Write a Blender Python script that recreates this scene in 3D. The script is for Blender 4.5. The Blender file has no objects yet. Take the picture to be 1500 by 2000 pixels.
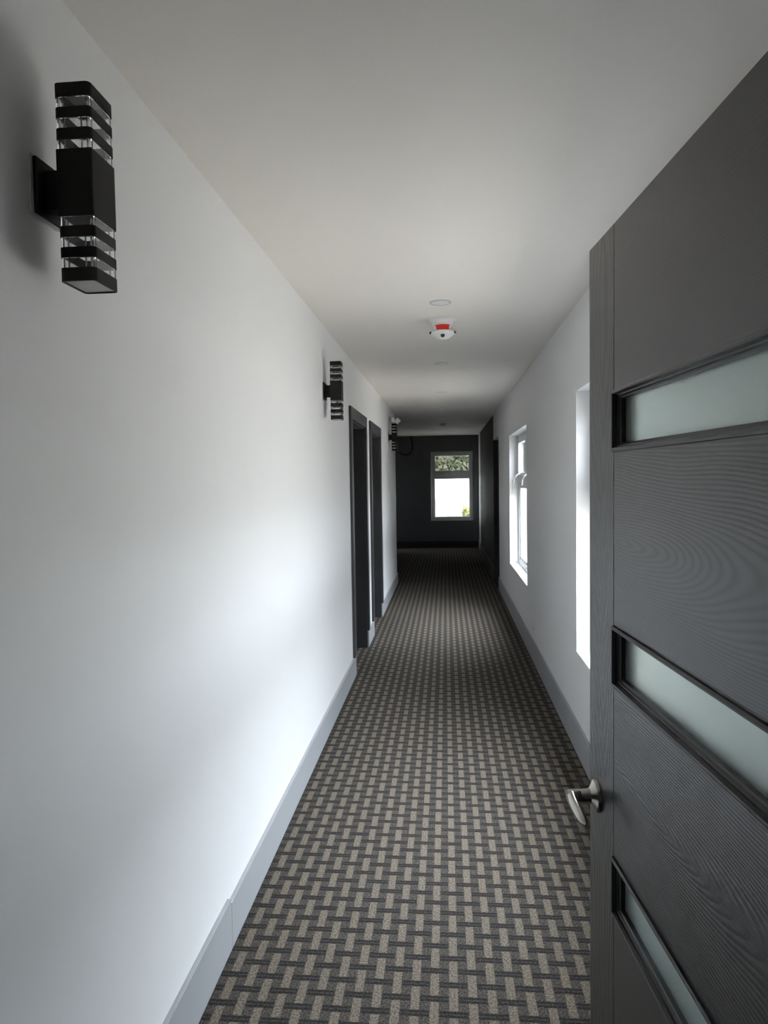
import bpy, bmesh, math, random
from mathutils import Vector, Matrix
C = bpy.context.scene.collection
SC = bpy.context.scene
PI = math.pi
random.seed(7)

# ---------------------------------------------------------------- camera
cam_d = bpy.data.cameras.new('camera')
cam = bpy.data.objects.new('camera', cam_d); C.objects.link(cam)
cam_d.sensor_fit = 'VERTICAL'; cam_d.sensor_height = 36.0
cam_d.lens = 1340.0 / 2000.0 * 36.0
cam_d.clip_start = 0.02; cam_d.clip_end = 300
CF = Vector((-0.09022567, 0.99476895, -0.0478964))
CR = Vector((0.99585937, 0.08957912, -0.01548231))
CU = Vector((0.0111108, 0.04909498, 0.99873231))
m = Matrix.Identity(4)
for i in range(3):
    m[i][0] = CR[i]; m[i][1] = CU[i]; m[i][2] = -CF[i]
m[2][3] = 1.57
cam.matrix_world = m
SC.camera = cam

# ---------------------------------------------------------------- world, sun, exposure
SC.view_settings.view_transform = 'Standard'
SC.view_settings.look = 'None'
SC.view_settings.gamma = 1.0
SC.view_settings.use_curve_mapping = False
SC.view_settings.exposure = 1.48
world = bpy.data.worlds.new('overcast_sky'); SC.world = world
world.use_nodes = True
wb = world.node_tree.nodes['Background']
wb.inputs[0].default_value = (0.83, 0.91, 1.0, 1)
wb.inputs[1].default_value = 11.0
sun_d = bpy.data.lights.new('sun', 'SUN'); sun = bpy.data.objects.new('sun', sun_d); C.objects.link(sun)
sun_d.energy = 9.0; sun_d.angle = math.radians(8); sun_d.color = (1.0, 0.93, 0.86)
sun.rotation_euler = Vector((0.30, 0.12, -0.94)).to_track_quat('-Z', 'Y').to_euler()

# ---------------------------------------------------------------- dimensions
XL, XR, ZC = -0.746, 0.735, 2.526
WT = 0.20                      # outer wall thickness
WIN_R = [(2.12, 3.97), (6.36, 8.06)]; WZ0, WZ1 = 0.56, 2.047
YEND = 15.5
LEND = 10.25                   # end of the left wall
DOORS_L = [(5.41, 6.31), (6.81, 7.71)]; DH = 2.045
RDOOR = (9.66, 10.70)
LOBX = -2.6
LOBWIN = (15.1, 15.4, 0.9, 1.9)  # unseen window, added to throw light into the far corner
EWX0, EWX1, EWZ0, EWZ1 = -0.335, 0.612, 0.61, 2.168

def portal(x, y, z, sx, sy, rot):
    d = bpy.data.lights.new('sky_portal', 'AREA'); d.shape = 'RECTANGLE'; d.size = sx; d.size_y = sy
    d.cycles.is_portal = True
    o = bpy.data.objects.new('sky_portal', d); C.objects.link(o)
    o.location = (x, y, z); o.rotation_euler = rot
for a, b in WIN_R:   # area light points along -Z local: turn it to -X (into the corridor)
    portal(XR + WT + .03, (a + b) / 2, (WZ0 + WZ1) / 2, WZ1 - WZ0, b - a, (0, PI / 2, 0))
portal((EWX0 + EWX1) / 2, YEND + WT + .03, (EWZ0 + EWZ1) / 2, EWX1 - EWX0, EWZ1 - EWZ0, (-PI / 2, 0, 0))
portal(LOBX - WT - .03, (LOBWIN[0] + LOBWIN[1]) / 2, (LOBWIN[2] + LOBWIN[3]) / 2, LOBWIN[3] - LOBWIN[2], LOBWIN[1] - LOBWIN[0], (0, -PI / 2, 0))

# ---------------------------------------------------------------- materials
def N(nt, t, x=0, **kw):
    n = nt.nodes.new(t)
    for k, v in kw.items():
        if k.startswith('i_'): n.inputs[k[2:]].default_value = v
        else: setattr(n, k, v)
    return n
def newmat(name):
    mt = bpy.data.materials.new(name); mt.use_nodes = True
    nt = mt.node_tree; b = nt.nodes['Principled BSDF']
    return mt, nt, b
def Mth(nt, op, a, b=None, c=None):
    n = nt.nodes.new('ShaderNodeMath'); n.operation = op
    for i, v in enumerate((a, b, c)):
        if v is None: continue
        if isinstance(v, (int, float)): n.inputs[i].default_value = v
        else: nt.links.new(v, n.inputs[i])
    return n.outputs[0]
def mixc(nt, f, a, b):
    n = nt.nodes.new('ShaderNodeMix'); n.data_type = 'RGBA'
    for i, v in ((0, f), (6, a), (7, b)):
        if isinstance(v, (int, float)): n.inputs[i].default_value = v
        elif isinstance(v, tuple): n.inputs[i].default_value = (*v, 1) if len(v) == 3 else v
        else: nt.links.new(v, n.inputs[i])
    return n.outputs[2]
def bump(nt, b, h, strength=0.2, dist=0.01):
    n = nt.nodes.new('ShaderNodeBump'); n.inputs['Strength'].default_value = strength; n.inputs['Distance'].default_value = dist
    nt.links.new(h, n.inputs['Height']); nt.links.new(n.outputs[0], b.inputs['Normal'])
def coords(nt):
    return nt.nodes.new('ShaderNodeTexCoord').outputs['Object']
def noise(nt, co, scale, detail=3, rough=.5, w=None):
    n = nt.nodes.new('ShaderNodeTexNoise'); n.inputs['Scale'].default_value = scale
    n.inputs['Detail'].default_value = detail; n.inputs['Roughness'].default_value = rough
    nt.links.new(co, n.inputs['Vector']); return n.outputs['Fac']
def paint(name, col, rough=.6, var=.03, bs=.0, bd=.004, bscale=2.0, metallic=0., spec=.5):
    mt, nt, b = newmat(name); co = coords(nt)
    f = noise(nt, co, 3.0, 4)
    c = mixc(nt, f, tuple(v * (1 - var) for v in col), tuple(min(1, v * (1 + var)) for v in col))
    nt.links.new(c, b.inputs['Base Color']); b.inputs['Roughness'].default_value = rough
    b.inputs['Metallic'].default_value = metallic; b.inputs['Specular IOR Level'].default_value = spec
    if bs: bump(nt, b, noise(nt, co, bscale, 2), bs, bd)
    return mt
M = {}
M['wall'] = paint('white_wall_paint', (.80, .80, .805), .55, .015, .35, .012, 1.6)
M['ceil'] = paint('ceiling_paint', (.87, .83, .785), .7, .015, .2, .01, 1.2)
M['base'] = paint('pale_grey_baseboard_paint', (.365, .38, .395), .4, .06, .2, .002, 8)
M['base_dark'] = paint('dark_and_shaded_baseboard_paint', (.035, .035, .038), .5)
M['end'] = paint('charcoal_wall_paint', (.15, .152, .16), .6)
M['end_side'] = paint('shade_darkened_wall_paint', (.03, .03, .03), .7)  # near-black colour puts the far end's shade into the right wall
M['casing'] = paint('charcoal_casing_paint', (.05, .05, .055), .45, .08)
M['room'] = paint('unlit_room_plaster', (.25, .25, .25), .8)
M['leafdoor'] = paint('charcoal_door_paint', (.04, .04, .043), .5, .06)
M['upvc'] = paint('white_window_plastic', (.8, .81, .81), .35, .01)
M['sill'] = paint('white_sill_paint', (.8, .8, .78), .5, .03)
M['black'] = paint('black_powder_coat', (.006, .006, .0065), .6, .2, .2, .0004, 300, spec=.3)
M['caulk'] = paint('white_caulk', (.55, .55, .54), .7, .1)
M['lens'] = paint('frosted_end_lens', (.35, .36, .36), .3)
M['plastic'] = paint('white_plastic', (.78, .79, .78), .35, .02)
M['grey_plastic'] = paint('grey_plastic', (.45, .46, .46), .4, .02)
M['ring'] = paint('pale_grey_ring', (.58, .58, .56), .5)
M['slot'] = paint('dark_vent_slot', (.05, .05, .05), .6)
M['nickel'] = paint('satin_nickel', (.40, .375, .345), .22, .03, metallic=1.)
M['steel'] = paint('polished_steel', (.6, .6, .6), .2, .02, metallic=1.)
M['amber'] = paint('amber_glint', (.5, .2, .06), .25)
M['cable'] = paint('black_cable_rubber', (.01, .01, .01), .5)
M['exterior'] = paint('pale_exterior_render', (.6, .59, .55), .8, .04)
M['neighbour'] = paint('grey_block_wall', (.22, .22, .21), .85, .1)
M['core'] = paint('hedge_twigs', (.03, .04, .02), .9, .2)
M['garden'] = paint('white_garden_wall_render', (.78, .78, .76), .8, .02)
M['concrete'] = paint('pale_concrete', (.35, .325, .285), .85, .08)
M['bark'] = paint('bark', (.1, .07, .05), .9, .2)
M['flower'] = paint('yellow_petals', (.75, .5, .04), .6, .15)

mt, nt, b = newmat('red_lens')
co = coords(nt); nt.links.new(mixc(nt, noise(nt, co, 60), (.75, .012, .008), (.9, .03, .015)), b.inputs['Base Color'])
b.inputs['Roughness'].default_value = .3
M['red'] = mt

def leafmat(name, c1, c2):
    mt, nt, b = newmat(name); co = coords(nt)
    nt.links.new(mixc(nt, noise(nt, co, 2.5, 4), c1, c2), b.inputs['Base Color']); b.inputs['Roughness'].default_value = .5
    return mt
M['leaf'] = leafmat('green_leaves', (.05, .085, .03), (.11, .13, .03))

# clear window pane
mt = bpy.data.materials.new('window_glass'); mt.use_nodes = True; nt = mt.node_tree; nt.nodes.clear()
o = N(nt, 'ShaderNodeOutputMaterial'); mx = N(nt, 'ShaderNodeMixShader'); tr = N(nt, 'ShaderNodeBsdfTransparent'); gl = N(nt, 'ShaderNodeBsdfGlossy')
tr.inputs[0].default_value = (.96, .965, .965, 1); gl.inputs['Roughness'].default_value = .01
lw = N(nt, 'ShaderNodeLayerWeight'); lw.inputs['Blend'].default_value = .5
f = Mth(nt, 'MULTIPLY_ADD', Mth(nt, 'POWER', lw.outputs['Facing'], 4.0), .6, .035)
nt.links.new(f, mx.inputs[0]); nt.links.new(tr.outputs[0], mx.inputs[1]); nt.links.new(gl.outputs[0], mx.inputs[2]); nt.links.new(mx.outputs[0], o.inputs[0])
M['glass'] = mt
# insect mesh: wires cover more of the view the more slantwise it is seen
mt = bpy.data.materials.new('insect_mesh'); mt.use_nodes = True; nt = mt.node_tree; nt.nodes.clear()
o = N(nt, 'ShaderNodeOutputMaterial'); mx = N(nt, 'ShaderNodeMixShader'); tr = N(nt, 'ShaderNodeBsdfTransparent'); df = N(nt, 'ShaderNodeBsdfDiffuse')
df.inputs[0].default_value = (.10, .10, .10, 1)
ge = N(nt, 'ShaderNodeNewGeometry'); vm = N(nt, 'ShaderNodeVectorMath', operation='DOT_PRODUCT')
nt.links.new(ge.outputs['Incoming'], vm.inputs[0]); nt.links.new(ge.outputs['Normal'], vm.inputs[1])
f = Mth(nt, 'MINIMUM', Mth(nt, 'DIVIDE', .10, Mth(nt, 'MAXIMUM', Mth(nt, 'ABSOLUTE', vm.outputs['Value']), .02)), 1.0)
nt.links.new(f, mx.inputs[0]); nt.links.new(tr.outputs[0], mx.inputs[1]); nt.links.new(df.outputs[0], mx.inputs[2]); nt.links.new(mx.outputs[0], o.inputs[0])
M['mesh'] = mt
# frosted door lite
mt, nt, b = newmat('frosted_green_glass'); co = coords(nt)
b.inputs['Base Color'].default_value = (.80, .92, .88, 1); b.inputs['Transmission Weight'].default_value = .9
b.inputs['Roughness'].default_value = .42; b.inputs['IOR'].default_value = 1.45
bump(nt, b, noise(nt, co, 900, 2), .15, .0004)
M['frost'] = mt
# clear acrylic of the wall lamps
mt, nt, b = newmat('clear_acrylic')
b.inputs['Base Color'].default_value = (.95, .97, .97, 1); b.inputs['Transmission Weight'].default_value = 1.
b.inputs['Roughness'].default_value = .03; b.inputs['IOR'].default_value = 1.49
M['acrylic'] = mt

# carpet: tan upright bricks, staggered column by column, crossed by dark double bars
def carpet():
    mt, nt, b = newmat('basket_weave_carpet'); co = coords(nt)
    s = nt.nodes.new('ShaderNodeSeparateXYZ')
    # slight wobble of the pattern
    nz = nt.nodes.new('ShaderNodeTexNoise'); nz.inputs['Scale'].default_value = 260; nz.inputs['Detail'].default_value = 1
    nt.links.new(co, nz.inputs['Vector'])
    vm = nt.nodes.new('ShaderNodeVectorMath'); vm.operation = 'SUBTRACT'; nt.links.new(nz.outputs['Color'], vm.inputs[0]); vm.inputs[1].default_value = (.5, .5, .5)
    vs = nt.nodes.new('ShaderNodeVectorMath'); vs.operation = 'SCALE'; nt.links.new(vm.outputs[0], vs.inputs[0]); vs.inputs['Scale'].default_value = .006
    va = nt.nodes.new('ShaderNodeVectorMath'); va.operation = 'ADD'; nt.links.new(co, va.inputs[0]); nt.links.new(vs.outputs[0], va.inputs[1])
    nt.links.new(va.outputs[0], s.inputs[0])
    P, Q = .0580, .118
    X = Mth(nt, 'DIVIDE', Mth(nt, 'SUBTRACT', s.outputs[0], -0.0516), P)     # column units, integer = column centre
    Y = Mth(nt, 'DIVIDE', Mth(nt, 'SUBTRACT', s.outputs[1], 2.534), Q)       # row units
    col = Mth(nt, 'FLOOR', Mth(nt, 'ADD', X, .5))
    fx = Mth(nt, 'ABSOLUTE', Mth(nt, 'SUBTRACT', X, col))                    # 0..0.5 from column centre
    par = Mth(nt, 'ABSOLUTE', Mth(nt, 'MODULO', col, 2.0))                   # 0 / 1
    def tri(v):   # distance from the nearest integer
        return Mth(nt, 'ABSOLUTE', Mth(nt, 'SUBTRACT', v, Mth(nt, 'FLOOR', Mth(nt, 'ADD', v, .5))))
    yr = tri(Mth(nt, 'ADD', Y, Mth(nt, 'MULTIPLY', par, .5)))                 # 0 at brick centre, .5 at gap
    inx = Mth(nt, 'LESS_THAN', fx, .225)
    iny = Mth(nt, 'LESS_THAN', yr, .39)
    tan = Mth(nt, 'MULTIPLY', inx, iny)
    # bars sit at half rows; a bar centred on this column when yr ~ .5, on the neighbour's when yr ~ 0
    g0 = Mth(nt, 'SUBTRACT', .5, yr)        # distance to own gap (row units)
    own = Mth(nt, 'MULTIPLY', Mth(nt, 'MULTIPLY_ADD', Mth(nt, 'GREATER_THAN', g0, .026), .6, .4), Mth(nt, 'LESS_THAN', g0, .10))
    nei = Mth(nt, 'MULTIPLY', Mth(nt, 'MULTIPLY_ADD', Mth(nt, 'GREATER_THAN', yr, .026), .6, .4), Mth(nt, 'LESS_THAN', yr, .10))
    nei = Mth(nt, 'MULTIPLY', nei, Mth(nt, 'SUBTRACT', 1.0, Mth(nt, 'LESS_THAN', fx, .26)))
    bar = Mth(nt, 'MAXIMUM', own, nei)
    bar = Mth(nt, 'MULTIPLY', bar, Mth(nt, 'SUBTRACT', 1.0, tan))
    sp = noise(nt, co, 165, 4, .8); sp2 = noise(nt, co, 170, 2)
    spk = Mth(nt, 'MULTIPLY_ADD', Mth(nt, 'SUBTRACT', sp, .5), 6.0, .5)
    bg = mixc(nt, spk, (.026, .023, .020), (.118, .104, .091))
    tn = mixc(nt, spk, (.085, .070, .055), (.26, .22, .173))
    br = mixc(nt, spk, (.009, .009, .0095), (.040, .037, .036))
    c = mixc(nt, tan, bg, tn); c = mixc(nt, bar, c, br)
    c = mixc(nt, Mth(nt, 'MULTIPLY', sp2, .25), c, (.05, .044, .039))
    nt.links.new(c, b.inputs['Base Color']); b.inputs['Roughness'].default_value = .95; b.inputs['Specular IOR Level'].default_value = .1
    h = Mth(nt, 'ADD', Mth(nt, 'MULTIPLY', sp, .6), Mth(nt, 'MULTIPLY', bar, -.5))
    bump(nt, b, h, .6, .003)
    return mt
M['carpet'] = carpet()

# embossed wood grain of the open door.  kind 'v': upright cathedral arches; 'h': grain along x with ovals round zc
def grain(name, kind, uc=.09, zc=1.3, seed=0.0, relief=.30):
    mt, nt, b = newmat(name); co = coords(nt)
    s = nt.nodes.new('ShaderNodeSeparateXYZ'); nt.links.new(co, s.inputs[0])
    mp = nt.nodes.new('ShaderNodeMapping'); nt.links.new(co, mp.inputs[0])
    mp.inputs['Location'].default_value = (seed, seed * .7, seed * .3)
    mp.inputs['Scale'].default_value = (14, 1, 1.6) if kind == 'v' else (1.3, 1, 4.5)
    n1 = noise(nt, mp.outputs[0], 1.0, 2, .5)
    mp2 = nt.nodes.new('ShaderNodeMapping'); nt.links.new(co, mp2.inputs[0])
    mp2.inputs['Scale'].default_value = (300, 1, 22) if kind == 'v' else (22, 1, 300)
    n2 = noise(nt, mp2.outputs[0], 1.0, 2, .6)
    if kind == 'v':
        du = Mth(nt, 'SUBTRACT', s.outputs[0], uc)
        v = Mth(nt, 'ADD', Mth(nt, 'SQRT', Mth(nt, 'ADD', Mth(nt, 'MULTIPLY', Mth(nt, 'MULTIPLY', du, du), 8.), .0002)), Mth(nt, 'MULTIPLY', Mth(nt, 'SINE', Mth(nt, 'MULTIPLY', Mth(nt, 'SUBTRACT', s.outputs[2], 1.25), 2.6)), -.35))
        v = Mth(nt, 'MULTIPLY_ADD', n1, .26, v); fr = 20.0
    else:
        dz = Mth(nt, 'SUBTRACT', s.outputs[2], zc); du = Mth(nt, 'SUBTRACT', s.outputs[0], uc)
        v = Mth(nt, 'SQRT', Mth(nt, 'ADD', Mth(nt, 'MULTIPLY', Mth(nt, 'MULTIPLY', dz, dz), 18.), Mth(nt, 'ADD', Mth(nt, 'MULTIPLY', Mth(nt, 'MULTIPLY', du, du), .3), .0004)))
        v = Mth(nt, 'MULTIPLY_ADD', n1, .34, v); fr = 46.0
    w = Mth(nt, 'SINE', Mth(nt, 'MULTIPLY', v, fr * 2 * PI))
    w = Mth(nt, 'MULTIPLY_ADD', w, .5, .5)
    w = Mth(nt, 'POWER', w, .6)
    h = Mth(nt, 'ADD', w, Mth(nt, 'MULTIPLY', n2, 1.0))
    c = mixc(nt, Mth(nt, 'MULTIPLY_ADD', Mth(nt, 'SUBTRACT', w, .65), relief * 3.0, .65), (.022, .0235, .025), (.050, .0515, .053))
    nt.links.new(c, b.inputs['Base Color']); b.inputs['Roughness'].default_value = .31; b.inputs['Specular IOR Level'].default_value = .6
    bump(nt, b, h, relief, .0006)
    return mt
M['stile'] = grain('embossed_upright_grain', 'v', relief=.6)
for i, (uc, zc) in enumerate([(.5, 1.95), (.20, 1.45), (.30, 1.02), (.35, .55), (.3, .15)]):
    M['panel%d' % i] = grain('embossed_level_grain_%d' % i, 'h', uc, zc, i * 3.1, .10 if i == 0 else .38)
M['mould'] = paint('charcoal_moulding_paint', (.03, .031, .032), .35, .05)

# ---------------------------------------------------------------- helpers
class MB:
    def __init__(s): s.v = []; s.f = []
    def box(s, x0, x1, y0, y1, z0, z1):
        k = len(s.v)
        s.v += [(x, y, z) for z in (z0, z1) for y in (y0, y1) for x in (x0, x1)]
        s.f += [tuple(k + i for i in q) for q in ((0, 2, 3, 1), (4, 5, 7, 6), (0, 1, 5, 4), (2, 6, 7, 3), (0, 4, 6, 2), (1, 3, 7, 5))]
        return s
    def prism(s, pts, z0, z1):       # pts CCW in xy
        k = len(s.v); n = len(pts)
        s.v += [(x, y, z0) for x, y in pts] + [(x, y, z1) for x, y in pts]
        s.f.append(tuple(k + i for i in range(n - 1, -1, -1))); s.f.append(tuple(k + n + i for i in range(n)))
        for i in range(n):
            j = (i + 1) % n; s.f.append((k + i, k + j, k + n + j, k + n + i))
        return s
    def ringprism(s, outer, inner, z0, z1):
        k = len(s.v); n = len(outer)
        for z in (z0, z1):
            s.v += [(x, y, z) for x, y in outer] + [(x, y, z) for x, y in inner]
        for i in range(n):
            j = (i + 1) % n
            s.f.append((k + j, k + i, k + n + i, k + n + j))
            s.f.append((k + 2 * n + i, k + 2 * n + j, k + 3 * n + j, k + 3 * n + i))
            s.f.append((k + i, k + j, k + 2 * n + j, k + 2 * n + i))
            s.f.append((k + n + j, k + n + i, k + 3 * n + i, k + 3 * n + j))
        return s
    def lathe(s, prof, n=32, M4=None):     # prof [(r,z)...] top to bottom or so, closed ends
        k = len(s.v); M4 = M4 or Matrix.Identity(4)
        for r, z in prof:
            for i in range(n):
                a = 2 * PI * i / n
                s.v.append(tuple(M4 @ Vector((r * math.cos(a), r * math.sin(a), z))))
        for q in range(len(prof) - 1):
            for i in range(n):
                j = (i + 1) % n
                s.f.append((k + q * n + i, k + q * n + j, k + (q + 1) * n + j, k + (q + 1) * n + i))
        s.f.append(tuple(k + i for i in range(n - 1, -1, -1)))
        s.f.append(tuple(k + (len(prof) - 1) * n + i for i in range(n)))
        return s
    def tube(s, pts, r, n=10, rx=None):
        k = len(s.v); P = [Vector(p) for p in pts]
        for i, p in enumerate(P):
            t = (P[min(i + 1, len(P) - 1)] - P[max(i - 1, 0)]).normalized()
            up = Vector((0, 0, 1)) if abs(t.z) < .9 else Vector((1, 0, 0))
            a = t.cross(up).normalized(); b = a.cross(t).normalized()
            rr = r[i] if isinstance(r, (list, tuple)) else r
            ra = (rx[i] if isinstance(rx, (list, tuple)) else rx) if rx else rr
            for q in range(n):
                an = 2 * PI * q / n
                s.v.append(tuple(p + a * math.cos(an) * ra + b * math.sin(an) * rr))
        for i in range(len(P) - 1):
            for q in range(n):
                j = (q + 1) % n
                s.f.append((k + i * n + q, k + i * n + j, k + (i + 1) * n + j, k + (i + 1) * n + q))
        s.f.append(tuple(k + q for q in range(n - 1, -1, -1))); s.f.append(tuple(k + (len(P) - 1) * n + q for q in range(n)))
        return s
    def build(s, name, mat, parent=None, bevel=0, smooth=False, seg=2):
        me = bpy.data.meshes.new(name); me.from_pydata(s.v, [], s.f)
        bm = bmesh.new(); bm.from_mesh(me); bmesh.ops.recalc_face_normals(bm, faces=bm.faces); bm.to_mesh(me); bm.free()
        me.materials.append(mat)
        if smooth:
            me.shade_smooth(); me.set_sharp_from_angle(angle=math.radians(35))
        o = bpy.data.objects.new(name, me); C.objects.link(o)
        if parent: o.parent = parent
        if bevel:
            mo = o.modifiers.new('bevel', 'BEVEL'); mo.width = bevel; mo.segments = seg; mo.limit_method = 'ANGLE'
        return o
def tag(o, label, cat, kind=None, group=None):
    if label: o['label'] = label
    if cat: o['category'] = cat
    if kind: o['kind'] = kind
    if group: o['group'] = group
    return o
def empty(name, loc=(0, 0, 0), rz=0):
    o = bpy.data.objects.new(name, None); C.objects.link(o); o.location = loc; o.rotation_euler = (0, 0, rz); o.empty_display_size = .1
    return o
def rrect(x0, x1, y0, y1, r, n=5):
    pts = []
    for cx, cy, a0 in ((x1 - r, y0 + r, -PI / 2), (x1 - r, y1 - r, 0), (x0 + r, y1 - r, PI / 2), (x0 + r, y0 + r, PI)):
        for i in range(n + 1):
            a = a0 + PI / 2 * i / n; pts.append((cx + r * math.cos(a), cy + r * math.sin(a)))
    return pts
def walled(axis, c0, c1, u0, u1, z0, z1, holes):
    """wall slab between c0..c1 along axis ('x' or 'y' is the thickness axis), spanning u0..u1, with rectangular holes (ua,ub,za,zb)"""
    mb = MB(); holes = sorted(holes); cur = u0
    def add(a, b, za, zb):
        if b - a < 1e-5 or zb - za < 1e-5: return
        if axis == 'x': mb.box(c0, c1, a, b, za, zb)
        else: mb.box(a, b, c0, c1, za, zb)
    for ua, ub, za, zb in holes:
        add(cur, ua, z0, z1); add(ua, ub, z0, za); add(ua, ub, zb, z1); cur = ub
    add(cur, u1, z0, z1)
    return mb

# ---------------------------------------------------------------- room shell
BK = -1.3   # back of the little lobby the photographer stands in
fl = MB().box(LOBX - .2, XR + 1.6, BK - .2, YEND + .2, -.12, 0).build('floor', M['carpet'])
tag(fl, 'grey corridor carpet with staggered tan bricks and dark double bars', 'floor', 'structure')
ce = MB().box(LOBX - .35, XR + WT + .03, BK - .35, YEND + .35, ZC, ZC + .18).build('ceiling', M['ceil'])
tag(ce, 'off white plaster corridor ceiling', 'ceiling', 'structure')
wl = walled('x', XL - .12, XL, .38, LEND, 0, ZC, [(a, b, 0, DH) for a, b in DOORS_L]).build('wall_left', M['wall'])
tag(wl, 'long white corridor wall carrying the lamps and two doorways', 'wall', 'structure')
wr = walled('x', XR, XR + WT, BK - .2, RDOOR[1], 0, ZC, [(a, b, WZ0, WZ1) for a, b in WIN_R] + [(RDOOR[0], RDOOR[1], 0, 2.14)]).build('wall_right', M['wall'])
tag(wr, 'white corridor wall with two deep window openings', 'wall', 'structure')
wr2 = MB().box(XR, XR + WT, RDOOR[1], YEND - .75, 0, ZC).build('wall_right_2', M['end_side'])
tag(wr2, 'stretch of the right wall past the right doorway, darkened in colour for its shade', 'wall', 'structure')
wr3 = MB().box(XR, XR + WT, YEND - .75, YEND + .2, 0, ZC).build('wall_right_3', M['wall'])  # kept white beside the darkened stretch, as the lit strip of the corner
tag(wr3, 'strip of the right wall left white for the light in the far corner', 'wall', 'structure')
we = walled('y', YEND, YEND + WT, LOBX - .2, XR, 0, ZC, [(EWX0, EWX1, EWZ0, EWZ1)]).build('wall_end', M['end'])
tag(we, 'charcoal painted wall closing the corridor', 'wall', 'structure')
wlob = walled('x', LOBX - .2, LOBX, BK - .2, YEND, 0, ZC, [(LOBWIN[0], LOBWIN[1], LOBWIN[2], LOBWIN[3])]).build('wall_lobby', M['end'])
tag(wlob, 'outer wall of the side lobby at the far end', 'wall', 'structure')
wre = MB().box(LOBX, XL - .12, LEND - .12, LEND, 0, ZC).build('wall_return', M['end'])
tag(wre, 'return wall turning left past the end of the corridor wall', 'wall', 'structure')
# doorway wall at the photographer's side, and the space behind
wf = walled('y', .38, .50, LOBX, XR, 0, ZC, [(-.545, .388, 0, 2.045)]).build('wall_front', M['wall'])
tag(wf, 'wall with the near doorway beside the camera', 'wall', 'structure')
wbk = MB().box(LOBX, XR, BK - .2, BK, 0, ZC).build('wall_back', M['wall'])
tag(wbk, 'wall behind the camera', 'wall', 'structure')
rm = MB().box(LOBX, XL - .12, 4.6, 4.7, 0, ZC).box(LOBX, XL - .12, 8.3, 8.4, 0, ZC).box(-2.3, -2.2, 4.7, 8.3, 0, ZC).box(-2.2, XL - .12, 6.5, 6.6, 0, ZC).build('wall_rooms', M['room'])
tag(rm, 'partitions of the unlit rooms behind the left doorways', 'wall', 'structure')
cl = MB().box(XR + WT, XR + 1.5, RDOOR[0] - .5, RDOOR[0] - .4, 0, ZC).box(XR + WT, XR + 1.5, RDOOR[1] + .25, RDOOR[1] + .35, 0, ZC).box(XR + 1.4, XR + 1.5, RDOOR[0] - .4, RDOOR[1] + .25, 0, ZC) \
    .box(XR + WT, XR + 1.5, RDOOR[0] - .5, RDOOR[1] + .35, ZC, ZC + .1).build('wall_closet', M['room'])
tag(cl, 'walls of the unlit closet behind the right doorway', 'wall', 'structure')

# baseboards
BT = .015
def bb(name, mb, mat, label): tag(mb.build(name, mat, None, .003), label, 'baseboard', 'structure')
bb('baseboard_left', MB().box(XL, XL + BT, .5, 2.18, 0, .173), M['base'], 'pale grey baseboard, nearest length under the first wall lamp')
bb('baseboard_left_2', MB().box(XL, XL + BT, 2.18, 5.41, 0, .158), M['base'], 'pale grey baseboard running up to the first left doorway')
bb('baseboard_left_3', MB().box(XL, XL + BT, 6.31, 6.81, 0, .155), M['base'], 'short pale grey baseboard between the two left doorways')
bb('baseboard_left_4', MB().box(XL, XL + BT, 7.71, LEND + BT, 0, .150).box(LOBX, XL + BT, LEND, LEND + BT, 0, .150), M['base'], 'pale grey baseboard past the second left doorway')
bb('baseboard_right', MB().box(XR - BT, XR, .5, RDOOR[0], 0, .175), M['base'], 'pale grey baseboard under the corridor windows')
bb('baseboard_right_2', MB().box(XR - BT, XR, RDOOR[1], YEND - .75, 0, .16).box(XR - BT, XR + WT, RDOOR[1] - BT, RDOOR[1], 0, .16), M['base_dark'], 'baseboard past the right doorway, darkened in colour for its shade')  # dark colour carries the shade along this length
bb('baseboard_right_3', MB().box(XR - BT, XR, YEND - .75, YEND, 0, .16), M['base'], 'end of the right baseboard left pale for the light in the far corner')  # pale colour kept for the lit corner
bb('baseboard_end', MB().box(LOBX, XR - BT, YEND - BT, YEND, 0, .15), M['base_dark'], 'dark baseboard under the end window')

# ---------------------------------------------------------------- left doorways
for i, (a, b) in enumerate(DOORS_L):
    t = empty('door_%d' % (i + 2), (XL, a, 0))
    tag(t, ['nearer dark doorway in the left wall with charcoal casing', 'farther dark doorway in the left wall with charcoal casing'][i], 'door', 'structure')
    W = b - a; CW = .09; CT = .02
    MB().box(0, CT, -CW, 0, .158, DH).build('casing', M['casing'], t, .003)
    MB().box(0, CT, W, W + CW, .158, DH).build('casing', M['casing'], t, .003)
    MB().box(0, CT, -CW, W + CW, DH, DH + .10).build('head_casing', M['casing'], t, .003)
    MB().box(-.12, .002, 0, .012, 0, DH - .012).build('jamb', M['casing'], t)
    MB().box(-.12, .002, W - .012, W, 0, DH - .012).build('jamb', M['casing'], t)
    MB().box(-.12, .002, 0, W, DH - .012, DH).build('head_jamb', M['casing'], t)
    lf = MB().box(-.12 - .86, -.125, W - .056, W - .014, .01, DH - .016).build('door_leaf', M['leafdoor'], t, .002)
    MB().lathe([(.026, 0), (.026, .006), (.01, .010), (.01, .045), (.024, .05), (.024, .075), (.012, .082)], 20,
               Matrix.Translation((-.12 - .80, W - .056, .95)) @ Matrix.Rotation(PI / 2, 4, 'X')).build('door_knob', M['nickel'], lf, smooth=True)

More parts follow.
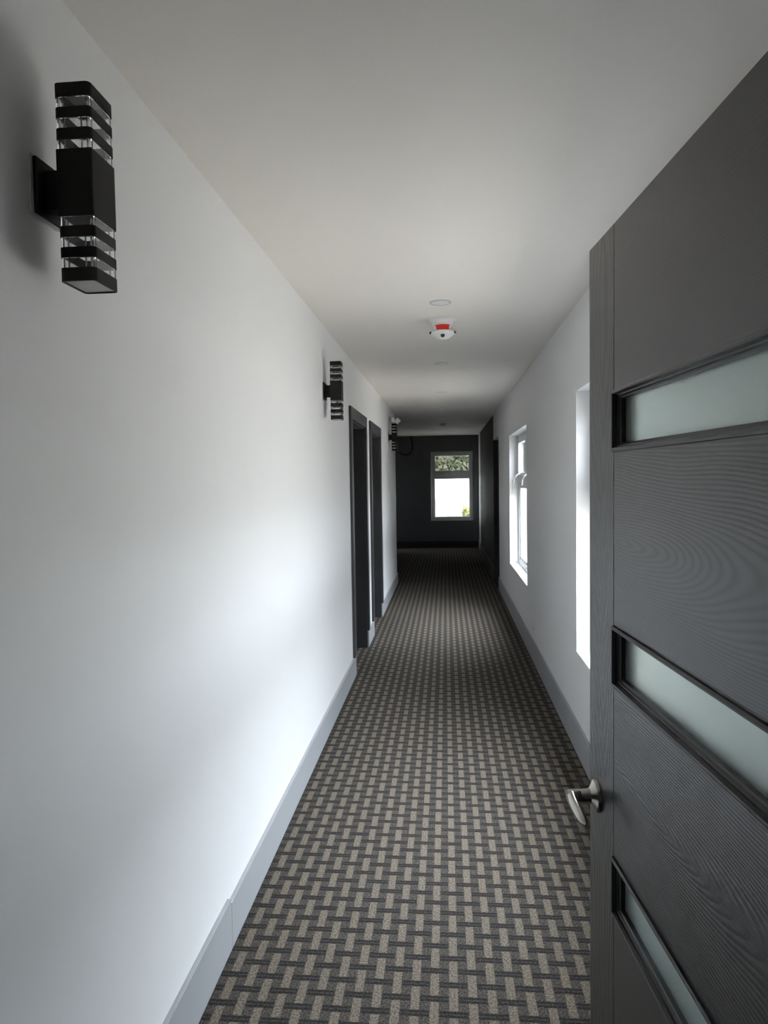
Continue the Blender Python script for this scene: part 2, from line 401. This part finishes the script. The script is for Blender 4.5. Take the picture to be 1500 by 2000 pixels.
# right doorway lining (an unlit cupboard)
t = empty('door_4', (XR, RDOOR[0], 0)); tag(t, 'dark uncased doorway in the right wall near the far end', 'door', 'structure')
MB().box(.06, .20, RDOOR[1] - RDOOR[0] - .014, RDOOR[1] - RDOOR[0] - .001, .16, 2.13).build('jamb', M['casing'], t)
MB().box(.06, .20, .001, .014, 0, 2.13).build('jamb', M['casing'], t)

# ---------------------------------------------------------------- windows
def frame_rect(mb, x0, x1, u0, u1, z0, z1, w):
    mb.box(x0, x1, u0, u0 + w, z0, z1); mb.box(x0, x1, u1 - w, u1, z0, z1)
    mb.box(x0, x1, u0 + w, u1 - w, z0, z0 + w); mb.box(x0, x1, u0 + w, u1 - w, z1 - w, z1)
    return mb
def window(name, label, loc, rz, W, Z0, Z1, bays, fw, zt0, zt1, dep, mat, sillmat):
    """local x = outward, local y = across (0..W); frame from x=dep"""
    t = empty(name, loc, rz); tag(t, label, 'window', 'structure')
    f = MB(); e = .002
    frame_rect(f, dep, dep + .06, e, W - e, Z0 + e, Z1 - e, fw * .6)
    f.box(dep, dep + .06, fw * .6, W - fw * .6, zt0 + .02, zt1 - .04)
    bw = (W - fw * 1.2) / bays
    for k in range(1, bays):
        f.box(dep, dep + .06, fw * .6 + k * bw - .03, fw * .6 + k * bw + .03, Z0 + fw * .6, Z1 - fw * .6)
    f.build('window_frame', mat, t, .003)
    for k in range(bays):
        u0 = fw * .6 + k * bw + (.03 if k else 0); u1 = fw * .6 + (k + 1) * bw - (.03 if k < bays - 1 else 0)
        # lower fixed pane with glazing bead
        s = MB(); frame_rect(s, dep + .015, dep + .06, u0, u1, Z0 + fw * .6, zt0 + .02, fw * .4)
        so = s.build('glazing_bead', mat, t, .002)
        MB().box(dep + .042, dep + .048, u0 + fw * .35, u1 - fw * .35, Z0 + fw * .95, zt0 + .005).build('pane', M['glass'], so)
        # upper awning sash
        s = MB(); frame_rect(s, dep - .008, dep + .045, u0, u1, zt1 - .045, Z1 - fw * .6, fw * .4 + .008)
        so = s.build('awning_sash', mat, t, .003)
        MB().box(dep + .022, dep + .028, u0 + fw * .4, u1 - fw * .4, zt1 - .02, Z1 - fw * .95).build('pane', M['glass'], so)
        MB().box(dep + .036, dep + .0375, u0 + fw * .4, u1 - fw * .4, zt1 - .02, Z1 - fw * .95).build('insect_screen', M['mesh'], so)
        # curved catch handle in the middle of the sash bottom
        uc = (u0 + u1) / 2; h = MB()
        h.box(dep - .020, dep - .008, uc - .025, uc + .025, zt1 - .04, zt1 - .005)
        h.tube([(dep - .015, uc, zt1 - .02), (dep - .045, uc, zt1 - .02), (dep - .075, uc, zt1 - .045), (dep - .092, uc, zt1 - .085), (dep - .096, uc, zt1 - .13)], [.008, .009, .009, .009, .007], 8)
        h.build('window_handle', M['plastic'], so, .002)
    return t
wins = ['near corridor window, half hidden behind the open door', 'far corridor window in the right wall, two bays with curved catches']
for i, (a, b) in enumerate(WIN_R):
    w = window('window_%d' % (i + 1), wins[i], (XR, a, 0), 0, b - a, WZ0 + .012, WZ1, 2, .085, 1.46, 1.62, .10, M['upvc'], M['sill'])
    MB().box(-.004, .10, .001, b - a - .001, WZ0 - .012, WZ0 + .012).build('window_sill', M['sill'], w, .004)
w = window('window_3', 'end window with foliage above and a bright wall below', (EWX1, YEND, 0), PI / 2, EWX1 - EWX0, EWZ0, EWZ1, 1, .09, 1.57, 1.735, .05, M['upvc'], M['sill'])
w = window('window_4', 'unseen side lobby window added to light the far corner', (LOBX, LOBWIN[1], 0), PI, LOBWIN[1] - LOBWIN[0], LOBWIN[2], LOBWIN[3], 1, .08, 1.3, 1.45, .08, M['upvc'], M['sill'])

# ---------------------------------------------------------------- open door
dd = Vector((0.08569909, -0.99632107))
door = empty('door_1', (0.29771859, 1.46075119, 0), math.atan2(dd.y, dd.x))
tag(door, 'open charcoal wood-grain door with frosted glass strips and lever handle', 'door', 'structure')
DW, DT, DTOP, DBOT = .91, .045, 2.03, .012
LU0, LU1 = .152, DW - .152
LITES = [(1.614, 1.727), (1.175, 1.289), (.733, .845), (.291, .403)]
# outline at the true plane; front face at local y=0, body on +y
MB().box(0, LU0 - .0006, 0, DT, DBOT, DTOP).build('stile', M['stile'], door, .0012)
MB().box(LU1 + .0006, DW, 0, DT, DBOT, DTOP).build('stile', M['stile'], door, .0012)
zs = [DTOP] + [z for a, b in LITES for z in (b, a)] + [DBOT]
for i in range(5):
    MB().box(LU0, LU1, .0004, DT, zs[2 * i + 1], zs[2 * i]).build('panel', M['panel%d' % i], door, .0008)
prof = [(0, .002), (0, -.004), (.0035, -.0062), (.0065, -.0055), (.0085, -.0005), (.0085, .003), (.011, .0035), (.013, .007), (.0155, .009), (.0155, .020)]
for a, b in LITES:
    for side in (0, 1):
        k = MB(); n = len(prof)
        for w_, d_ in prof:
            y = d_ if side == 0 else DT - d_
            for (u, z) in ((LU0 + w_, a + w_), (LU1 - w_, a + w_), (LU1 - w_, b - w_), (LU0 + w_, b - w_)):
                k.v.append((u, y, z))
        for q in range(n - 1):
            for c in range(4):
                e = (c + 1) % 4; k.f.append((q * 4 + c, q * 4 + e, (q + 1) * 4 + e, (q + 1) * 4 + c))
        fo = k.build('lite_frame', M['mould'], door)
        if side == 0:
            MB().box(LU0 + .015, LU1 - .015, .017, .022, a + .015, b - .015).build('frosted_pane', M['frost'], fo)
# lever handle
hd = empty('lever_handle', (.055, 0, .917)); hd.parent = door; hd['label'] = 'satin nickel lever handle'
RX = Matrix.Rotation(PI / 2, 4, 'X')
MB().lathe([(.033, 0), (.033, .004), (.0305, .0085), (.022, .0125), (.0155, .017), (.0138, .023), (.0134, .034), (.0128, .035), (.0128, .037), (.0136, .038), (.0136, .058), (.012, .063)], 40, RX).build('rosette', M['nickel'], hd, smooth=True)
pts = [(-.004, -.054, 0), (.010, -.056, -.0005), (.03, -.058, -.001), (.055, -.0585, -.002), (.08, -.0575, -.003), (.098, -.056, -.004), (.108, -.055, -.0045)]
MB().tube(pts, [.0130, .0138, .0136, .0132, .0122, .0090, .003], 24, rx=[.0085, .009, .009, .009, .0085, .007, .0025]).build('lever', M['nickel'], hd, smooth=True)
MB().lathe([(.033, 0), (.033, .004), (.02, .012), (.0125, .03), (.0125, .055)], 30, Matrix.Translation((0, DT, 0)) @ Matrix.Rotation(-PI / 2, 4, 'X')).build('back_rosette', M['nickel'], hd, smooth=True)
# hinges, on the jamb side
for z in (.22, 1.02, 1.82):
    MB().tube([(DW + .006, .0, z - .05), (DW + .006, .0, z + .05)], .006, 10).box(DW - .001, DW + .003, 0, .035, z - .05, z + .05).build('hinge', M['nickel'], door)
# doorway lining
t = empty('door_5', (0, .38, 0)); tag(t, 'charcoal lining of the doorway the open door hangs in', 'door frame', 'structure')
MB().box(-.545, -.53, 0, .12, 0, 2.045).build('jamb', M['casing'], t)
MB().box(.373 + .004, .388, 0, .12, 0, 2.045).build('jamb', M['casing'], t)
MB().box(-.53, .377, 0, .12, 2.033, 2.045).build('head_jamb', M['casing'], t)

# ---------------------------------------------------------------- wall lamps
ZB = 2.117
def sconce(y, label, spare=False):
    t = empty('wall_lamp', (XL, y, ZB)); tag(t, label, 'lamp', None, 'striped black wall lamps on the left wall')
    x0, x1 = .047, .1155; y0, y1 = -.045, .045
    RR = rrect(x0, x1, y0, y1, .009)
    # crumbly caulk patch
    pl = []
    for (py, pz) in [(-.053, -.055), (-.03, -.058), (0, -.056), (.03, -.058), (.05, -.054), (.052, -.02), (.051, .02), (.05, .05), (.02, .057), (-.02, .055), (-.05, .057), (-.054, .03), (-.051, 0), (-.0545, -.03)]:
        pl.append((py + random.uniform(-.002, .002), pz + random.uniform(-.002, .002)))
    k = MB(); n = len(pl)
    k.v = [(0, a, b) for a, b in pl] + [(.003, a * .985, b * .985) for a, b in pl]
    k.f = [tuple(range(n - 1, -1, -1)), tuple(range(n, 2 * n))] + [(i, (i + 1) % n, n + (i + 1) % n, n + i) for i in range(n)]
    k.build('caulk_patch', M['caulk'], t)
    MB().box(.003, .011, -.046, .046, -.051, .051).build('back_plate', M['black'], t, .002)
    MB().box(.010, x0 + .006, -.018, .018, -.036, .036).build('neck', M['black'], t, .003)
    zb = [-.060, .060]
    MB().prism(rrect(x0, x1, y0, y1, .004), -.060, .060).build('lamp_body', M['black'], t, .0008)
    lv = [(.0770, .0970), (.1150, .1340)]      # bands
    cap = (.1520, .1765)
    cx = (x0 + x1) / 2
    for s in (1, -1):
        def zz(a, b): return (a, b) if s > 0 else (-b, -a)
        for a, b in lv:
            MB().ringprism(RR, rrect(x0 + .006, x1 - .006, y0 + .006, y1 - .006, .004), *zz(a, b)).build('band', M['black'], t, .0006)
        kc = zz(*cap)
        capo = MB().ringprism(RR, rrect(x0 + .0045, x1 - .0045, y0 + .0045, y1 - .0045, .005), *kc)
        co_ = capo.build('end_cap', M['black'], t, .0006)
        zi = zz(cap[1] - .006, cap[1] - .002)
        MB().prism(rrect(x0 + .0046, x1 - .0046, y0 + .0046, y1 - .0046, .005), *zi).build('end_lens', M['lens'], co_)
        for a, b in ((.0602, .0768), (.0972, .1148), (.1342, .1518)):
            MB().ringprism(rrect(x0 + .0015, x1 - .0015, y0 + .0015, y1 - .0015, .008), rrect(x0 + .006, x1 - .006, y0 + .006, y1 - .006, .005), *zz(a, b)).build('acrylic_layer', M['acrylic'], t)
        for py in (-.031, .031):
            for px in (cx - .022, cx + .022):
                MB().tube([(px, py, s * .0602), (px, py, s * .152)], .0018, 8).build('rod', M['steel'], t)
        if s < 0:
            MB().lathe([(.006, -.0605), (.010, -.066), (.010, -.072), (.004, -.076)], 16, Matrix.Translation((cx, 0, 0))).build('glint_bulb', M['amber'], t, smooth=True)  # amber colour stands in for the filament's reflection in the lower gap
    return t
sc0 = sconce(1.261, 'nearest black wall lamp with clear stripes, large at upper left')
def dup(root, loc, label):
    r = root.copy(); C.objects.link(r); r.location = loc; r['label'] = label
    for ch in list(root.children):
        c = ch.copy(); C.objects.link(c); c.parent = r
        for g in list(ch.children):
            d = g.copy(); C.objects.link(d); d.parent = c
    return r
dup(sc0, (XL, 4.225, ZB), 'black striped wall lamp just before the first left doorway')
dup(sc0, (XL, 9.02, ZB), 'farthest black striped wall lamp, past the second left doorway')

# twin-head emergency light above the farthest lamp
t = empty('emergency_light', (XL, 9.25, 2.345)); tag(t, 'small emergency light with two square heads above the farthest wall lamp', 'emergency light')
MB().box(0, .04, -.07, .07, -.03, .05).build('battery_box', M['grey_plastic'], t, .006)
def head(px, py, pz, rx, rz):
    o = MB().box(-.036, .036, -.012, .012, -.036, .036).build('lamp_head', M['grey_plastic'], t, .005)
    o.location = (px, py, pz); o.rotation_euler = (0, rx, rz)
    l = MB().box(-.028, .028, -.015, -.011, -.028, .028).build('head_lens', M['plastic'], o, .002)
    return o
head(.108, -.045, -.001, math.radians(45), .15)
head(.045, -.09, .01, 0, 1.1)
MB().tube([(.03, -.04, .0), (.105, -.03, .0)], .008, 8).tube([(.03, -.06, .01), (.045, -.08, .01)], .008, 8).build('swivel_arm', M['grey_plastic'], t)

# switch and outlet
t = empty('light_switch', (XL, 10.09, 1.28)); tag(t, 'white light switch near the end of the left wall', 'light switch')
MB().box(0, .007, -.036, .036, -.06, .06).build('cover_plate', M['plastic'], t, .002)
MB().box(.007, .013, -.015, .015, -.03, .03).build('rocker', M['plastic'], t, .002)
t = empty('wall_outlet', (XR, 5.89, .31)); tag(t, 'small white outlet cover low on the right wall between the windows', 'outlet')
MB().box(-.006, 0, -.036, .036, -.055, .055).build('cover_plate', M['wall'], t, .002)
for z in (-.02, .02):
    MB().box(-.008, -.006, -.014, .014, z - .013, z + .013).build('socket', M['plastic'], t, .001)

# ---------------------------------------------------------------- ceiling fittings
def downlight(y, x, label):
    t = empty('downlight', (x, y, ZC)); tag(t, label, 'ceiling light', None, 'round downlights along the corridor ceiling')
    n = 40
    def circ(r): return [(r * math.cos(2 * PI * i / n), r * math.sin(2 * PI * i / n)) for i in range(n)]
    MB().ringprism(circ(.059), circ(.049), -.004, 0).build('trim_ring', M['ring'], t, .001)
    MB().prism(circ(.049), -.0025, 0).build('diffuser', M['plastic'], t)
    return t
downlight(3.80, -.019, 'nearest round downlight, just before the red smoke alarm')
downlight(5.80, -.026, 'second round downlight, past the red smoke alarm')
downlight(7.72, -.031, 'third round downlight from the camera')
downlight(9.46, -.035, 'fourth round downlight, where the ceiling grows dark')
downlight(10.98, -.035, 'farthest round downlight, next to the small smoke detector')

t = empty('smoke_alarm', (-.009, 4.20, ZC)); tag(t, 'white ceiling smoke alarm with bright red lens', 'smoke alarm')
MB().lathe([(.080, 0), (.082, -.006), (.080, -.014), (.070, -.018)], 48).build('mounting_base', M['plastic'], t, smooth=True)
MB().lathe([(.069, -.018), (.062, -.032), (.058, -.045), (.056, -.060), (.060, -.070), (.074, -.076), (.077, -.083), (.070, -.092), (.052, -.106), (.032, -.118), (.012, -.123)], 48).build('alarm_body', M['plastic'], t, smooth=True)
k = MB(); n = 14   # red lens wraps the side facing down the corridor
rows = [(.0610, -.043), (.0595, -.050), (.0590, -.060), (.0625, -.070), (.0700, -.0745)]
for r, z in rows:
    for i in range(n + 1):
        a = -PI / 2 + math.radians(-42 + 84 * i / n) * (1 + (z + .043) * 7)
        k.v.append((r * math.cos(a), r * math.sin(a), z))
for q in range(len(rows) - 1):
    for i in range(n):
        k.f.append((q * (n + 1) + i, q * (n + 1) + i + 1, (q + 1) * (n + 1) + i + 1, (q + 1) * (n + 1) + i))
ro = k.build('red_lens', M['red'], t, smooth=True); so = ro.modifiers.new('thick', 'SOLIDIFY'); so.thickness = .004; so.offset = -1
ro['label'] = 'bright red lens'
for a in (-165, -15, 90, 45, 135):
    r_ = math.radians(a)
    o = MB().box(.0705, .0795, -.014, .014, -.088, -.078).build('vent_slot', M['slot'], t); o.rotation_euler = (0, 0, r_)
o = MB().lathe([(.013, 0), (.012, -.006)], 12).build('front_vent', M['slot'], t); o.location = (0, -.050, -.104); o.rotation_euler = (-.8, 0, 0)  # dark vent low on the front of the alarm

t = empty('smoke_detector', (-.04, 12.1, ZC)); tag(t, 'small round smoke detector in the dark part of the ceiling', 'smoke detector')
MB().lathe([(.06, 0), (.06, -.012), (.05, -.016)], 32).build('mounting_base', M['grey_plastic'], t, smooth=True)
MB().lathe([(.05, -.016), (.048, -.03), (.035, -.045), (.015, -.05)], 32).build('detector_body', M['grey_plastic'], t, smooth=True)

# loose cable hanging by the end wall
pts = [(-.775, YEND - .03, ZC), (-.765, YEND - .03, 2.50), (-.745, YEND - .04, 2.40), (-.735, YEND - .045, 2.31), (-.738, YEND - .05, 2.24), (-.757, YEND - .05, 2.185), (-.80, YEND - .05, 2.13), (-.86, YEND - .05, 2.105), (-.92, YEND - .05, 2.11), (-.98, YEND - .04, 2.135), (-1.03, YEND - .03, 2.16)]
def smoothpath(P, n=5):
    P = [Vector(p) for p in P]; out = []
    for i in range(len(P) - 1):
        p0, p1, p2, p3 = P[max(i - 1, 0)], P[i], P[i + 1], P[min(i + 2, len(P) - 1)]
        for q in range(n):
            u = q / n
            out.append(.5 * (2 * p1 + (p2 - p0) * u + (2 * p0 - 5 * p1 + 4 * p2 - p3) * u * u + (3 * p1 - p0 - 3 * p2 + p3) * u ** 3))
    return out + [P[-1]]
co_ = MB().tube(smoothpath(pts), .016, 10).build('cable', M['cable'], smooth=True)
tag(co_, 'loose black cable hanging in a hook from the ceiling at the end wall', 'cable')

# ---------------------------------------------------------------- outdoors
g = MB().box(-40, 60, -30, 60, -.5, -.13).build('ground', M['concrete']); tag(g, 'pale concrete yard outside the windows', 'ground', 'structure')
pr = MB().box(-5.0, 1.6, YEND + WT + .04, 19.2, 2.62, 2.75).box(-4.9, -4.78, 17.9, 18.02, -.13, 2.62).box(1.40, 1.52, 17.9, 18.02, -.13, 2.62).build('added_shade_roof', M['exterior'])  # unseen roof on posts, added to dim daylight at the end window
tag(pr, 'unseen flat roof added to shade the yard outside the end window', 'roof')
gw = MB().box(-6, 16, 18.2, 18.4, -.13, 1.655).box(-6.03, 16.03, 18.17, 18.43, 1.655, 1.70).build('garden_wall', M['garden'])
tag(gw, 'white garden wall seen through the end window', 'wall')
# hedge: leaf cloud
def leafcloud(name, cx, cy, cz, rx, ry, rz, n, size, mat, parent):
    k = MB()
    for i in range(n):
        while True:
            p = Vector((random.uniform(-1, 1), random.uniform(-1, 1), random.uniform(-1, 1)))
            if .55 < p.length < 1: break
        p = Vector((cx + p.x * rx, cy + p.y * ry, cz + p.z * rz))
        a = Vector((random.gauss(0, 1), random.gauss(0, 1), random.gauss(0, 1))).normalized()
        b = a.cross(Vector((random.gauss(0, 1), random.gauss(0, 1), random.gauss(0, 1)))).normalized()
        s = size * random.uniform(.6, 1.3); j = len(k.v)
        k.v += [tuple(p - a * s), tuple(p + b * s * .4), tuple(p + a * s), tuple(p - b * s * .4)]
        k.f.append((j, j + 1, j + 2, j + 3))
    me = bpy.data.meshes.new(name); me.from_pydata(k.v, [], k.f); me.materials.append(mat)
    o = bpy.data.objects.new(name, me); C.objects.link(o); o.parent = parent; o['kind'] = 'stuff'
    return o
def hedge(x0, x1, n, va, vb, mat, label):
    t = empty('hedge', ((x0 + x1) / 2, 19.6, -.13)); tag(t, label, 'hedge')
    c = (x0 + x1) / 2
    MB().box(x0 - c + .1, x1 - c - .1, -.35, .9, 0, 4.4).build('hedge_core', M['core'], t)
    k = MB()
    for i in range(n):
        vis = i < n // 2
        p = Vector((random.uniform(va, vb) - c if vis else random.uniform(x0, x1) - c, random.uniform(-.62, -.28), random.uniform(1.4, 2.9) if vis else random.uniform(0, 4.6)))
        a = Vector((random.gauss(0, 1), random.gauss(0, .6), random.gauss(0, 1))).normalized()
        b_ = a.cross(Vector((random.gauss(0, 1), random.gauss(0, 1), random.gauss(0, 1)))).normalized()
        sz = random.uniform(.05, .10); j = len(k.v)
        k.v += [tuple(p - a * sz), tuple(p + b_ * sz * .4), tuple(p + a * sz), tuple(p - b_ * sz * .4)]
        k.f.append((j, j + 1, j + 2, j + 3))
    me = bpy.data.meshes.new('foliage'); me.from_pydata(k.v, [], k.f); me.materials.append(mat)
    o = bpy.data.objects.new('foliage', me); C.objects.link(o); o.parent = t; o['kind'] = 'stuff'
HL = leafmat('hedge_leaves', (.08, .11, .065), (.40, .41, .26))
HD = leafmat('dark_hedge_leaves', (.012, .016, .012), (.04, .045, .035))
hedge(-8.2, 1.15, 15000, -1.6, 1.15, HL, 'green leafy hedge beyond the garden wall, seen in the end window')
hedge(1.25, 12.2, 14000, 1.25, 4.5, HD, 'dark hedge beyond the garden wall, outside the right-hand windows')
nb = MB().box(5.2, 5.5, -12, 17.6, -.13, 3.1).box(5.15, 5.55, -12, 17.6, 3.1, 3.2).build('boundary_wall', M['neighbour'])
tag(nb, 'grey boundary wall facing the right-hand windows', 'wall')
# yellow flowering plant in front of the garden wall
t = empty('flowering_plant', (.53, 17.6, -.13)); tag(t, 'yellow flowering plant at the lower right of the end window', 'plant')
st = MB()
tips = []
for i in range(9):
    a = random.uniform(0, 2 * PI); r = random.uniform(.03, .13); h = random.uniform(.75, 1.0)
    st.tube([(0, 0, 0), (r * .4 * math.cos(a), r * .4 * math.sin(a), h * .5), (r * math.cos(a), r * math.sin(a), h)], [.008, .006, .004], 6)
    tips.append((r * math.cos(a), r * math.sin(a), h))
st.build('stems', M['bark'], t)
leafcloud('leaves', 0, 0, .78, .14, .14, .16, 140, .045, M['leaf'], t)
for p in tips:
    f = MB()
    for q in range(6):
        a = q * PI / 3; c_, s_ = math.cos(a), math.sin(a); j = len(f.v)
        f.v += [(0, 0, 0), (.022 * c_ - .012 * s_, .022 * s_ + .012 * c_, .012), (.045 * c_, .045 * s_, .008), (.022 * c_ + .012 * s_, .022 * s_ - .012 * c_, .012)]
        f.f.append((j, j + 1, j + 2, j + 3))
    o = f.build('flower', M['flower'], t); o.location = (p[0], p[1], p[2] + .005); o.rotation_euler = (1.2, 0, random.uniform(-.6, .6))
